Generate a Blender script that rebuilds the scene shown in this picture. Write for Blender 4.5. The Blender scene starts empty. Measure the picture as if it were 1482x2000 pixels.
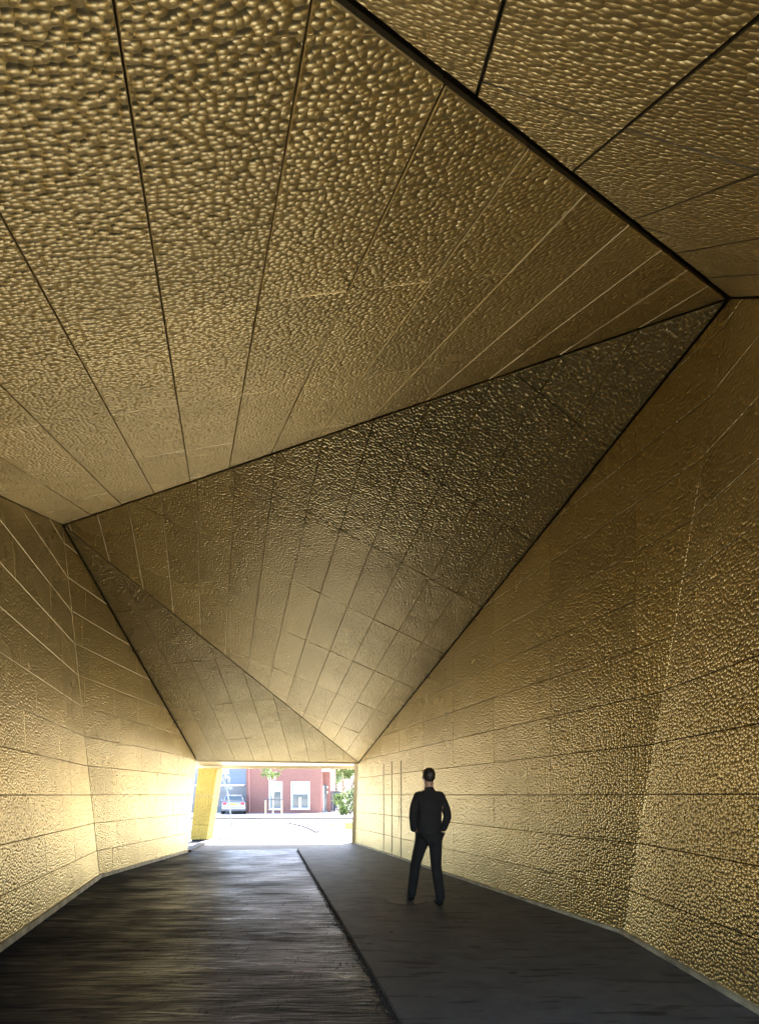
import bpy, bmesh, math, random
from mathutils import Vector, Matrix
random.seed(7)
SC = bpy.context.scene
COL = SC.collection
F = 1050.0; H = 1.5; CU = 741.0; HV = 1553.0       # survey of the place: eye height 1.5 m

# ------------------------------------------------------------------ camera
cd = bpy.data.cameras.new('camera'); cam = bpy.data.objects.new('camera', cd); COL.objects.link(cam)
cam.location = (0, 0, H); cam.rotation_euler = (math.radians(90), 0, 0)
cd.sensor_fit = 'HORIZONTAL'; cd.sensor_width = 36; cd.lens = F / 1482 * 36
cd.shift_y = (HV - 1000) / 1482; cd.shift_x = 0
cd.clip_start = 0.05; cd.clip_end = 2000
SC.camera = cam
# ------------------------------------------------------------------ light
SUN_EL = math.radians(52); SUN_AZ = math.radians(25)   # azimuth measured from +Y towards +X
w = bpy.data.worlds.new('World'); SC.world = w; w.use_nodes = True
nt = w.node_tree; nt.nodes.clear()
sky = nt.nodes.new('ShaderNodeTexSky'); sky.sky_type = 'NISHITA'; sky.sun_disc = False
sky.sun_elevation = SUN_EL; sky.sun_rotation = SUN_AZ
sky.dust_density = 2.5; sky.air_density = 1.0
bg = nt.nodes.new('ShaderNodeBackground'); bg.inputs[1].default_value = 0.15
wo = nt.nodes.new('ShaderNodeOutputWorld')
nt.links.new(sky.outputs[0], bg.inputs[0]); nt.links.new(bg.outputs[0], wo.inputs[0])
sd = bpy.data.lights.new('sun', 'SUN'); sd.energy = 5.0; sd.angle = math.radians(0.5); sd.color = (1, 0.96, 0.9)
sun = bpy.data.objects.new('sun', sd); COL.objects.link(sun)
sv = Vector((math.sin(SUN_AZ) * math.cos(SUN_EL), math.cos(SUN_AZ) * math.cos(SUN_EL), math.sin(SUN_EL)))
sun.rotation_euler = sv.to_track_quat('Z', 'Y').to_euler(); sun.location = (0, 0, 60)
SC.view_settings.view_transform = 'Standard'; SC.view_settings.look = 'None'
SC.view_settings.gamma = 1; SC.view_settings.exposure = 3.32
SC.cycles.use_denoising = True
SC.cycles.denoising_prefilter = 'ACCURATE'; SC.cycles.denoising_input_passes = 'RGB_ALBEDO_NORMAL'
SC.cycles.max_bounces = 14; SC.cycles.diffuse_bounces = 8; SC.cycles.glossy_bounces = 12
SC.cycles.sample_clamp_indirect = 6
SC.cycles.use_guiding = True; SC.cycles.use_surface_guiding = True; SC.cycles.guiding_training_samples = 96

# ------------------------------------------------------------------ helpers
def link(o): COL.objects.link(o); return o
def props(o, label=None, cat=None, group=None, kind=None):
    if label: o['label'] = label
    if cat: o['category'] = cat
    if group: o['group'] = group
    if kind: o['kind'] = kind
    return o
def empty(name, loc, label, cat, group=None):
    o = bpy.data.objects.new(name, None); link(o); o.location = loc; o.empty_display_size = 0.2
    bpy.context.view_layer.update()
    return props(o, label, cat, group)
def obj(name, bm, mats, parent=None, smooth=False):
    me = bpy.data.meshes.new(name)
    bm.to_mesh(me); bm.free()
    for m in (mats if isinstance(mats, (list, tuple)) else [mats]): me.materials.append(m)
    if smooth: me.shade_smooth()
    o = bpy.data.objects.new(name, me); link(o)
    if parent is not None:
        o.parent = parent
        chain = parent; off = Vector((0, 0, 0))
        while chain is not None: off += chain.location; chain = chain.parent
        o.location = -off                      # meshes are written in world coordinates
    return o
def box(bm, x0, x1, y0, y1, z0, z1, mi=0, bev=0):
    vs = [bm.verts.new((x, y, z)) for z in (z0, z1) for y in (y0, y1) for x in (x0, x1)]
    fs = []
    for idx in ((0, 2, 3, 1), (4, 5, 7, 6), (0, 1, 5, 4), (2, 6, 7, 3), (0, 4, 6, 2), (1, 3, 7, 5)):
        f = bm.faces.new([vs[i] for i in idx]); f.material_index = mi; fs.append(f)
    if bev > 0:
        es = list({e for f in fs for e in f.edges})
        bmesh.ops.bevel(bm, geom=es, offset=bev, segments=1, affect='EDGES')
    return vs
def hexa(bm, bot, top, mi=0):
    b = [bm.verts.new(p) for p in bot]; t = [bm.verts.new(p) for p in top]; n = len(b)
    fs = [bm.faces.new(list(reversed(b))), bm.faces.new(t)]
    for i in range(n):
        fs.append(bm.faces.new([b[i], b[(i + 1) % n], t[(i + 1) % n], t[i]]))
    for f in fs: f.material_index = mi
def tube(bm, pts, rads, seg=10, mi=0):
    rings = []; pts = [Vector(p) for p in pts]
    for i, p in enumerate(pts):
        d = (pts[min(i + 1, len(pts) - 1)] - pts[max(i - 1, 0)]).normalized()
        a = d.orthogonal().normalized(); b = d.cross(a)
        if i and abs(a.dot(pa)) < .99:
            a = (pa - d * pa.dot(d)).normalized(); b = d.cross(a)
        pa = a
        r = rads[i] if isinstance(rads, (list, tuple)) else rads
        rings.append([bm.verts.new(p + (a * math.cos(t) + b * math.sin(t)) * r) for t in [2 * math.pi * k / seg for k in range(seg)]])
    for r0, r1 in zip(rings, rings[1:]):
        for k in range(seg):
            bm.faces.new([r0[k], r0[(k + 1) % seg], r1[(k + 1) % seg], r1[k]]).material_index = mi
    bm.faces.new(list(reversed(rings[0]))).material_index = mi
    bm.faces.new(rings[-1]).material_index = mi
def disc(bm, c, n, r, th, seg=28, mi=0):
    c = Vector(c); n = Vector(n).normalized()
    tube(bm, [c - n * th / 2, c + n * th / 2], r, seg, mi)
def at(u, v):   # a point of the ground
    y = F * H / (v - HV); return Vector(((u - CU) / F * y, y, 0))

# ------------------------------------------------------------------ materials
def mat(name, color, rough=0.6, metal=0.0, spec=0.5):
    m = bpy.data.materials.new(name); m.use_nodes = True
    b = m.node_tree.nodes['Principled BSDF']
    b.inputs['Base Color'].default_value = (*color, 1); b.inputs['Roughness'].default_value = rough
    b.inputs['Metallic'].default_value = metal; b.inputs['Specular IOR Level'].default_value = spec
    return m
def N(m, t, **kw):
    n = m.node_tree.nodes.new(t)
    for k, v in kw.items(): setattr(n, k, v)
    return n
def L(m, a, b): m.node_tree.links.new(a, b)
def ramp(m, src, stops):
    r = N(m, 'ShaderNodeValToRGB'); el = r.color_ramp.elements
    while len(el) < len(stops): el.new(0.5)
    for e, (p, c) in zip(el, stops): e.position = p; e.color = (*c, 1) if len(c) == 3 else c
    L(m, src, r.inputs[0]); return r
def noise_mat(name, c0, c1, scale=4, rough=0.7, metal=0, stretch=(1, 1, 1), bump=0.0, detail=6, rr=None, spec=0.5):
    m = mat(name, c0, rough, metal, spec); b = m.node_tree.nodes['Principled BSDF']
    tc = N(m, 'ShaderNodeTexCoord'); mp = N(m, 'ShaderNodeMapping'); mp.inputs['Scale'].default_value = stretch
    L(m, tc.outputs['Object'], mp.inputs[0])
    n = N(m, 'ShaderNodeTexNoise'); n.inputs['Scale'].default_value = scale; n.inputs['Detail'].default_value = detail
    L(m, mp.outputs[0], n.inputs['Vector'])
    r = ramp(m, n.outputs[0], [(0.3, c0), (0.7, c1)]); L(m, r.outputs[0], b.inputs['Base Color'])
    if rr:
        q = ramp(m, n.outputs[0], [(0.35, (rr[0],) * 3), (0.65, (rr[1],) * 3)]); L(m, q.outputs[0], b.inputs['Roughness'])
    if bump:
        bp = N(m, 'ShaderNodeBump'); bp.inputs['Strength'].default_value = 0.6; bp.inputs['Distance'].default_value = bump
        L(m, n.outputs[0], bp.inputs['Height']); L(m, bp.outputs[0], b.inputs['Normal'])
    return m

def gold_mat(name, base, rough, metal, depth, cell=0.036, flat=True):
    """hammered metal sheet: rounded bosses of varied size pressed into every panel"""
    m = mat(name, base, rough, metal); b = m.node_tree.nodes['Principled BSDF']
    tc = N(m, 'ShaderNodeTexCoord')
    at_ = N(m, 'ShaderNodeAttribute'); at_.attribute_name = 'panel'
    sc_ = N(m, 'ShaderNodeVectorMath', operation='SCALE'); sc_.inputs['Scale'].default_value = 9.0
    L(m, at_.outputs['Vector'], sc_.inputs[0])
    ad = N(m, 'ShaderNodeVectorMath', operation='ADD'); L(m, tc.outputs['Object'], ad.inputs[0]); L(m, sc_.outputs[0], ad.inputs[1])
    # gentle domain warp so that rows of bosses drift
    wn = N(m, 'ShaderNodeTexNoise'); wn.inputs['Scale'].default_value = 7.0; wn.inputs['Detail'].default_value = 1
    L(m, ad.outputs[0], wn.inputs['Vector'])
    ws = N(m, 'ShaderNodeVectorMath', operation='SCALE'); ws.inputs['Scale'].default_value = 0.02; L(m, wn.outputs['Color'], ws.inputs[0])
    src = ad.outputs[0]
    if flat:
        uvn = N(m, 'ShaderNodeUVMap'); uvn.uv_map = 'sheet'; src = uvn.outputs[0]
    a2 = N(m, 'ShaderNodeVectorMath', operation='ADD'); L(m, src, a2.inputs[0]); L(m, ws.outputs[0], a2.inputs[1])
    vo = N(m, 'ShaderNodeTexVoronoi'); vo.feature = 'SMOOTH_F1'; vo.voronoi_dimensions = '2D' if flat else '3D'; vo.inputs['Scale'].default_value = 1 / cell
    vo.inputs['Smoothness'].default_value = 0.08; vo.inputs['Randomness'].default_value = 0.85
    L(m, a2.outputs[0], vo.inputs['Vector'])
    pw = N(m, 'ShaderNodeMath', operation='POWER'); L(m, vo.outputs['Distance'], pw.inputs[0]); pw.inputs[1].default_value = 2.0
    mu = N(m, 'ShaderNodeMath', operation='MULTIPLY'); L(m, pw.outputs[0], mu.inputs[0]); mu.inputs[1].default_value = -1.0
    bp = N(m, 'ShaderNodeBump'); bp.inputs['Strength'].default_value = 1.0; bp.inputs['Distance'].default_value = depth
    L(m, mu.outputs[0], bp.inputs['Height'])
    # long shallow waves of the sheet
    ln = N(m, 'ShaderNodeTexNoise'); ln.inputs['Scale'].default_value = 1.6; ln.inputs['Detail'].default_value = 2
    L(m, ad.outputs[0], ln.inputs['Vector'])
    b2 = N(m, 'ShaderNodeBump'); b2.inputs['Strength'].default_value = 1.0; b2.inputs['Distance'].default_value = 0.02
    L(m, ln.outputs[0], b2.inputs['Height']); L(m, bp.outputs[0], b2.inputs['Normal'])
    L(m, b2.outputs[0], b.inputs['Normal'])
    # batch colour of each panel, dirt film with its own patches
    sx = N(m, 'ShaderNodeSeparateXYZ'); L(m, at_.outputs['Vector'], sx.inputs[0])
    mr = N(m, 'ShaderNodeMapRange'); mr.inputs['To Min'].default_value = 0.90; mr.inputs['To Max'].default_value = 1.06
    L(m, sx.outputs[0], mr.inputs[0])
    dn = N(m, 'ShaderNodeTexNoise'); dn.inputs['Scale'].default_value = 0.9; dn.inputs['Detail'].default_value = 5
    L(m, tc.outputs['Object'], dn.inputs['Vector'])
    dr = ramp(m, dn.outputs[0], [(0.35, tuple(c * 0.86 for c in base)), (0.65, base)])
    ml = N(m, 'ShaderNodeVectorMath', operation='SCALE'); L(m, dr.outputs[0], ml.inputs[0]); L(m, mr.outputs[0], ml.inputs['Scale'])
    L(m, ml.outputs[0], b.inputs['Base Color'])
    rn = ramp(m, dn.outputs[0], [(0.35, (rough + 0.07,) * 3), (0.65, (rough,) * 3)]); L(m, rn.outputs[0], b.inputs['Roughness'])
    # satin lacquer: half of the light leaves in a much wider lobe
    c = N(m, 'ShaderNodeBsdfPrincipled'); c.inputs['Metallic'].default_value = metal; c.inputs['Roughness'].default_value = 0.5
    L(m, ml.outputs[0], c.inputs['Base Color']); L(m, b2.outputs[0], c.inputs['Normal'])
    mx = N(m, 'ShaderNodeMixShader'); mx.inputs[0].default_value = 0.42
    L(m, b.outputs[0], mx.inputs[1]); L(m, c.outputs[0], mx.inputs[2])
    out = [n for n in m.node_tree.nodes if n.type == 'OUTPUT_MATERIAL'][0]; L(m, mx.outputs[0], out.inputs[0])
    return m

GOLD = gold_mat('hammered_gold', (0.70, 0.563, 0.272), 0.22, 1.0, 0.0108, 0.0305)
GOLDY = gold_mat('hammered_gold_sunny', (0.44, 0.31, 0.075), 0.42, 0.8, 0.012, flat=False)  # pillar's copy of the gold, outdoor daylight's yellow put into the base colour
TRIM = noise_mat('satin_gold_trim', (0.55, 0.45, 0.26), (0.62, 0.52, 0.32), 3, 0.4, 0.7)
SHELL = noise_mat('dark_brown_shell', (0.05, 0.036, 0.014), (0.07, 0.05, 0.022), 2, 0.6, .3)
EDGE = noise_mat('folded_gold_edge', (0.58, 0.47, 0.25), (0.66, 0.53, 0.29), 3, 0.42, 1.0)
DARKG = mat('dark_gasket', (0.012, 0.01, 0.008), 0.6)
RAIL = noise_mat('pale_base_rail', (0.26, 0.22, 0.14), (0.62, 0.54, 0.36), 5, 0.6, 0.1)

# ------------------------------------------------------------------ survey points of the underpass
def ray(u, v): return Vector(((u - CU) / F, 1, (HV - v) / F))
def plane(a, b, c): n = (b - a).cross(c - a).normalized(); return n, n.dot(a)
def hit(u, v, p): r = ray(u, v); return r * (p[1] / p[0].dot(r))
def grd(u, v): r = ray(u, v); return r * (-H / r.z)
A = grd(693, 1650); B = grd(1216, 1829); C = grd(195, 1715); D = grd(366, 1665)
R1p = plane(A, B, B + Vector((0, 0, 1)))
P2 = hit(1425, 580, R1p); P3 = hit(700, 1490, R1p)
P4 = ray(384, 1485); P4 = P4 * (P3.z / P4.z)
P1 = hit(122, 1025, plane(C, D, P4))
E0 = grd(0, 1856); L2p = plane(C, E0, P1)
Q = hit(0, 968, L2p); C1p = plane(P1, P2, Q); T = hit(690, 0, C1p)
dr_ = T - P2; R = P2 + dr_ * ((L2p[1] - L2p[0].dot(P2)) / L2p[0].dot(dr_))       # near end of the ridge, on the left wall
P4n = P2 - Vector((0.07, 1, 0.919)) * 3.66
tb = (E0 - C).normalized(); An = C + tb * ((R - C).dot(tb))
# floor line of the right wall near the camera: in the plane of B, P2, P4n
n2, d2 = plane(B, P2, P4n); hz = Vector((-n2.y, n2.x, 0)).normalized(); hz = hz if hz.y < 0 else -hz
Dn = B + hz * ((P4n - B).dot(hz))
up = Vector((0, 0, H))
A, B, C, D, P1, P2, P3, P4, E0, R, P4n, An, Dn = [p + up for p in (A, B, C, D, P1, P2, P3, P4, E0, R, P4n, An, Dn)]
CENTRE = Vector((-0.9, 6.3, 2.2))

def clip(poly, a, n):       # keep the side where (p-a).n >= 0, 2-D
    out = []
    for i in range(len(poly)):
        p, q = poly[i], poly[(i + 1) % len(poly)]
        sp = (p[0] - a[0]) * n[0] + (p[1] - a[1]) * n[1]; sq = (q[0] - a[0]) * n[0] + (q[1] - a[1]) * n[1]
        if sp >= 0: out.append(p)
        if (sp >= 0) != (sq >= 0):
            t = sp / (sp - sq); out.append((p[0] + (q[0] - p[0]) * t, p[1] + (q[1] - p[1]) * t))
    return out
def inset_planes(poly, margins):
    cx = sum(p[0] for p in poly) / len(poly); cy = sum(p[1] for p in poly) / len(poly); res = []
    for i in range(len(poly)):
        p, q = poly[i], poly[(i + 1) % len(poly)]
        ex, ey = q[0] - p[0], q[1] - p[1]; l = math.hypot(ex, ey); n = (-ey / l, ex / l)
        if (cx - p[0]) * n[0] + (cy - p[1]) * n[1] < 0: n = (-n[0], -n[1])
        res.append(((p[0] + n[0] * margins[i], p[1] + n[1] * margins[i]), n))
    return res
def clean(poly):
    o = []
    for p in poly:
        if not o or math.hypot(p[0] - o[-1][0], p[1] - o[-1][1]) > 1e-4: o.append(p)
    if len(o) > 1 and math.hypot(o[0][0] - o[-1][0], o[0][1] - o[-1][1]) < 1e-4: o.pop()
    return o
def area(p): return abs(sum(p[i][0] * p[(i + 1) % len(p)][1] - p[(i + 1) % len(p)][0] * p[i][1] for i in range(len(p)))) / 2

GAP = 0.0065
def facet(name, verts, margins, O, along, parent, label, pu=1.47, pv=0.505, ou=0.0, ov=0.0, skew=0.0, stag=None, drop=0.0, gap=GAP, cross=0.15, edge_mat=None):
    n = (verts[1] - verts[0]).cross(verts[2] - verts[0]).normalized()
    if n.dot(CENTRE - verts[0]) < 0: n = -n
    e1 = (along - n * along.dot(n)).normalized(); e2 = n.cross(e1)
    f2 = lambda p: ((p - O).dot(e1), (p - O).dot(e2))
    P = [f2(v) for v in verts]; pls = inset_planes(P, margins); pls2 = inset_planes(P, [m + 0.003 for m in margins])
    us = [p[0] for p in P]; vs = [p[1] for p in P]
    bm = bmesh.new(); lay = bm.loops.layers.float_color.new('panel'); uvl = bm.loops.layers.uv.new('sheet')
    rnd = random.Random(sum(ord(ch) for ch in label) * 13 + len(label))
    j0 = int((min(vs) - ov) // pv) - 1; j1 = int((max(vs) - ov) // pv) + 1
    span = abs(skew) * max(abs(v) for v in vs)
    for j in range(j0, j1 + 1):
        v0 = ov + j * pv; v1 = v0 + pv
        s = (stag[j % len(stag)] if stag else 0.0) + ou
        i = int((min(us) - span - s) // pu) - 2; imax = int((max(us) + span - s) // pu) + 2
        while i <= imax:
            wdt = 1
            if drop and rnd.random() < drop: wdt = 2
            u0 = s + i * pu; u1 = u0 + pu * wdt; i += wdt
            cells = []
            gu_ = (0.0042 if cross > .75 else 0.0026) if rnd.random() < cross else 0.0012
            for g, h, pp in ((gap / 2, gu_, pls), (gap / 2 + 0.0034, gu_ + 0.0006, pls2)):
                q = [(u0 + h + skew * (v0 + g), v0 + g), (u1 - h + skew * (v0 + g), v0 + g), (u1 - h + skew * (v1 - g), v1 - g), (u0 + h + skew * (v1 - g), v1 - g)]
                for a, nn in pp:
                    q = clip(q, a, nn)
                    if not q: break
                cells.append(clean(q) if q else [])
            q, qi = cells
            if len(q) < 3 or area(q) < 0.0008: continue
            tilt = (rnd.gauss(0, 0.0014), rnd.gauss(0, 0.005)); cu = sum(p[0] for p in q) / len(q); cv = sum(p[1] for p in q) / len(q)
            base = rnd.uniform(0, 0.0012)
            z = lambda p: -(base + abs(0) + (p[0] - cu) * tilt[0] + (p[1] - cv) * tilt[1])
            w3 = lambda p, dz: O + e1 * p[0] + e2 * p[1] + n * (z(p) + dz)
            col = (rnd.random(), rnd.random(), rnd.random(), 1)
            faces = []
            mid = [bm.verts.new(w3(p, -0.0035)) for p in q]; bk = [bm.verts.new(w3(p, -0.022)) for p in q]
            k = len(q)
            if len(qi) == k:
                fr = [bm.verts.new(w3(p, 0)) for p in qi]
                faces.append(bm.faces.new(fr))
                for a in range(k): faces.append(bm.faces.new([mid[a], mid[(a + 1) % k], fr[(a + 1) % k], fr[a]]))
            else: faces.append(bm.faces.new(mid))
            for a in range(k): faces.append(bm.faces.new([bk[a], bk[(a + 1) % k], mid[(a + 1) % k], mid[a]]))
            for fi, f in enumerate(faces):
                f.material_index = 1 if fi else 0
                for lp in f.loops:
                    lp[lay] = col; dd = lp.vert.co - O
                    lp[uvl].uv = (dd.dot(e1) + col[0] * 7, dd.dot(e2) + col[1] * 7)
    bmesh.ops.recalc_face_normals(bm, faces=bm.faces[:])
    o = obj(name, bm, [GOLD, edge_mat or EDGE], parent)
    o['label'] = label
    return o
def shell_piece(bm, verts, grow, off=0.045, th=0.16):
    n = (verts[1] - verts[0]).cross(verts[2] - verts[0]).normalized()
    if n.dot(CENTRE - verts[0]) < 0: n = -n
    e1 = (verts[1] - verts[0]).normalized(); e2 = n.cross(e1); O = verts[0]
    P = [((v - O).dot(e1), (v - O).dot(e2)) for v in verts]
    q = [(-60, -60), (60, -60), (60, 60), (-60, 60)]
    for a, nn in inset_planes(P, [-g for g in grow]): q = clip(q, a, nn)
    q = clean(q)
    w3 = lambda p, dz: O + e1 * p[0] + e2 * p[1] - n * dz
    hexa(bm, [w3(p, off) for p in q], [w3(p, off + th) for p in q])

tun = empty('pedestrian_underpass', (-2.2, 8, 0), 'faceted gold underpass clad in hammered metal panels, folding down to a low bright opening', 'underpass')
dC1 = Vector(((416 - CU) / F, 1, (HV - 1187) / F)); dC1.normalize()
facet('ceiling_cladding', [P1, P2, R], [0.004, 0.032, 0.006], P1, -dC1, tun, 'large sloping ceiling facet with long radiating panel joints', pu=1.58, pv=0.514, ou=0.42, ov=0.0, stag=[0.0], cross=0.0)
facet('ceiling_cladding', [P2, P3, P1], [0.010, 0.012, 0.02], P2, P3 - P2, tun, 'dark kite shaped ceiling facet descending to the far opening', pu=1.49, pv=0.5, ou=0.0, skew=0.2, stag=[0.0], cross=.95)
facet('ceiling_cladding', [P1, P3, P4], [0.010, 0.02, 0.018], P1, P4 - P1, tun, 'narrow triangular ceiling facet above the far opening', pu=1.49, pv=0.5, ou=0.3, stag=[0.0])
facet('ceiling_cladding', [P2, R, P4n], [0.010, 0.02, 0.006], P2, Vector((-0.07, -1, -0.919)), tun, 'bright glittering ceiling facet overhead beside the dark ridge', pu=1.58, pv=0.5, ou=0.3, stag=[0.0, 0.0], edge_mat=SHELL)
hR1 = (A - B).normalized()
facet('wall_cladding', [A, B, P2, P3], [0.05, 0.001, 0.02, 0.006], B, hR1, tun, 'long vertical right wall facet behind the walking figure', pu=1.45, pv=0.5, ou=-0.176, drop=0.06, cross=.6, edge_mat=GOLD)
facet('wall_cladding', [B, P2, P4n, Dn], [0.001, 0.01, 0.02, 0.05], B, hz, tun, 'bright right wall facet nearest the viewer, leaning outward', pu=1.45, pv=0.503, ou=0.95, drop=0.05, edge_mat=GOLD)
facet('wall_cladding', [C, D, P4, P1], [0.05, 0.004, 0.025, 0.008], C, (D - C).normalized(), tun, 'left wall facet running to the far opening', pu=1.0, pv=0.5, ou=0.45, stag=[0.0, 0.16, -0.1], drop=0.2)
facet('wall_cladding', [C, P1, R, An], [0.008, 0.006, 0.02, 0.05], C, (E0 - C).normalized(), tun, 'left wall facet nearest the viewer with bright joint lines', pu=1.45, pv=0.5, ou=0.2, stag=[0.0, 0.5], drop=0.1)
bm = bmesh.new()
for vs_, gr in (([P1, P2, R], [.1, .1, .1]), ([P2, P3, P1], [.1, .1, .1]), ([P1, P3, P4], [.1, 0, .1]), ([P2, R, P4n], [.1, 0, .1]),
                ([A, B, P2, P3], [.15, .1, .1, 0]), ([B, P2, P4n, Dn], [.1, .1, 0, .15]), ([C, D, P4, P1], [.15, 0, .1, .1]), ([C, P1, R, An], [.1, .1, 0, .15])):
    shell_piece(bm, vs_, gr)
bmesh.ops.recalc_face_normals(bm, faces=bm.faces[:])
obj('backing_shell', bm, SHELL, tun)
# base rails
def strip(bm, pts, n_in, w_, z0, z1):
    for i in range(len(pts) - 1):
        p, q = pts[i], pts[i + 1]; d = (q - p).normalized(); s = Vector((-d.y, d.x, 0))
        if s.dot(CENTRE - (p + q) / 2) < 0: s = -s
        a, b = p.copy(), q.copy(); a.z = b.z = 0
        bot = [a + s * (-.02), b + s * (-.02), b + s * w_, a + s * w_]
        hexa(bm, [v + Vector((0, 0, z0)) for v in bot], [v + Vector((0, 0, z1)) for v in bot])
    bmesh.ops.recalc_face_normals(bm, faces=bm.faces[:])
for pts in ([A, B, Dn], [An, C, D]):
    bm = bmesh.new(); strip(bm, pts, None, 0.035, -0.02, 0.068)
    rl = obj('base_rail', bm, RAIL, tun)
# service hatch in the far right wall: two upright joints framing a door leaf
def onR1(u):
    k = (u - CU) / F; t = (k * B.y - B.x) / ((A - B).x - k * (A - B).y); return B + (A - B) * t
nR = Vector((-(A - B).y, (A - B).x, 0)).normalized(); nR = nR if nR.x < 0 else -nR
bm = bmesh.new()
for u in (749, 765, 783):
    p = onR1(u); d = hR1
    a, b = p - d * 0.011, p + d * 0.011
    bot = [a + nR * 0.001, b + nR * 0.001, b + nR * 0.006, a + nR * 0.006]
    hexa(bm, [v + Vector((0, 0, .055)) for v in bot], [v + Vector((0, 0, 2.28 if u != 765 else 2.3)) for v in bot])
bmesh.ops.recalc_face_normals(bm, faces=bm.faces[:])
o = obj('service_hatch', bm, DARKG, tun); o['label'] = 'tall double service hatch outlined by dark joints in the far right wall'
# canopy beyond the far opening, its trim and the right jamb
ft = (P3 - P4).normalized(); zt = P3.z
bm = bmesh.new()
yo = 18.2
cl = [P4 + Vector((-1.7, -.25, 0)), P3 + Vector((1.2, .35, 0)), Vector((P3.x + 1.1, yo, 0)), Vector((P4.x - 1.9, yo - 0.35, 0))]
ca = []
for i, p in enumerate([P4 - ft * 1.8, P3 + ft * 1.4]):
    ca.append(Vector((p.x, p.y + 0.02, 0)))
ca += [Vector((ca[1].x, yo, 0)), Vector((ca[0].x, yo - .6, 0))]
hexa(bm, [Vector((p.x, p.y, zt - 0.0)) for p in ca], [Vector((p.x, p.y, zt + 0.5)) for p in ca])
bmesh.ops.recalc_face_normals(bm, faces=bm.faces[:])
can = obj('entrance_canopy', bm, TRIM, tun)
bm = bmesh.new()   # edge lips under the canopy: near and far
for dy0, dy1, dz in ((0.03, 0.09, 0.035),):
    hexa(bm, [Vector((p.x, p.y + q, zt - dz)) for p, q in ((ca[0], dy0), (ca[1], dy0), (ca[1], dy1), (ca[0], dy1))],
         [Vector((p.x, p.y + q, zt - 0.001)) for p, q in ((ca[0], dy0), (ca[1], dy0), (ca[1], dy1), (ca[0], dy1))])
hexa(bm, [Vector((p.x, p.y + q, zt - .085)) for p, q in ((ca[3], -.08), (ca[2], -.08), (ca[2], 0.002), (ca[3], .002))],
     [Vector((p.x, p.y + q, zt + .3)) for p, q in ((ca[3], -.08), (ca[2], -.08), (ca[2], .002), (ca[3], .002))])
bmesh.ops.recalc_face_normals(bm, faces=bm.faces[:])
obj('edge_trim', bm, TRIM, can)
bm = bmesh.new()
y0 = A.y + .02
hexa(bm, [Vector((A.x - .10, y0, 0)), Vector((A.x + .16, y0, 0)), Vector((A.x + .16, y0 + .9, 0)), Vector((A.x - .10, y0 + .9, 0))],
     [Vector((P3.x - .14, y0, zt - .001)), Vector((P3.x + .16, y0, zt - .001)), Vector((P3.x + .16, y0 + .9, zt - .001)), Vector((P3.x - .14, y0 + .9, zt - .001))])
bmesh.ops.recalc_face_normals(bm, faces=bm.faces[:])
obj('portal_jamb', bm, TRIM, tun)
# leaning gold pillar outside, left
def gp(u, y, z): return Vector(((u - CU) / F * y, y, z))
pil = empty('leaning_pillar', (-5.84, 17.5, 0), 'leaning yellow gold clad pillar carrying the canopy just outside the opening', 'pillar')
bm = bmesh.new(); lay = bm.loops.layers.float_color.new('panel')
zz = [0.06, 0.53, 1.46, zt - .09]
for k in range(3):
    def sec(z, g):
        t = z / zt; x0 = -6.10 + .28 * t + g * 0; x1 = -5.57 + .37 * t
        return [Vector((x0, 17.3, z + g)), Vector((x1, 17.3, z + g)), Vector((x1 + .05, 17.75, z + g)), Vector((x0 + .05, 17.75, z + g))]
    f0 = len(bm.faces)
    hexa(bm, sec(zz[k], .004), sec(zz[k + 1], -.004))
    bm.faces.ensure_lookup_table()
    c = (random.random(), random.random(), random.random(), 1)
    for f in bm.faces[f0:]:
        for lp in f.loops: lp[lay] = c
bmesh.ops.recalc_face_normals(bm, faces=bm.faces[:])
obj('cladding', bm, GOLDY, pil)
bm = bmesh.new(); box(bm, -6.06, -5.60, 17.34, 17.74, -.02, .064)
obj('plinth', bm, DARKG, pil)

# ------------------------------------------------------------------ ground
PAVE = noise_mat('pale_paving', (0.56, 0.55, 0.53), (0.64, 0.63, 0.60), 3, 0.75, bump=0.004)
bm = bmesh.new()
for x0, x1, y0, y1 in ((-400, 400, -300, 900),):
    bm.faces.new([bm.verts.new(p) for p in ((x0, y0, -.03), (x1, y0, -.03), (x1, y1, -.03), (x0, y1, -.03))])
props(obj('ground', bm, PAVE), kind='structure')

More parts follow.
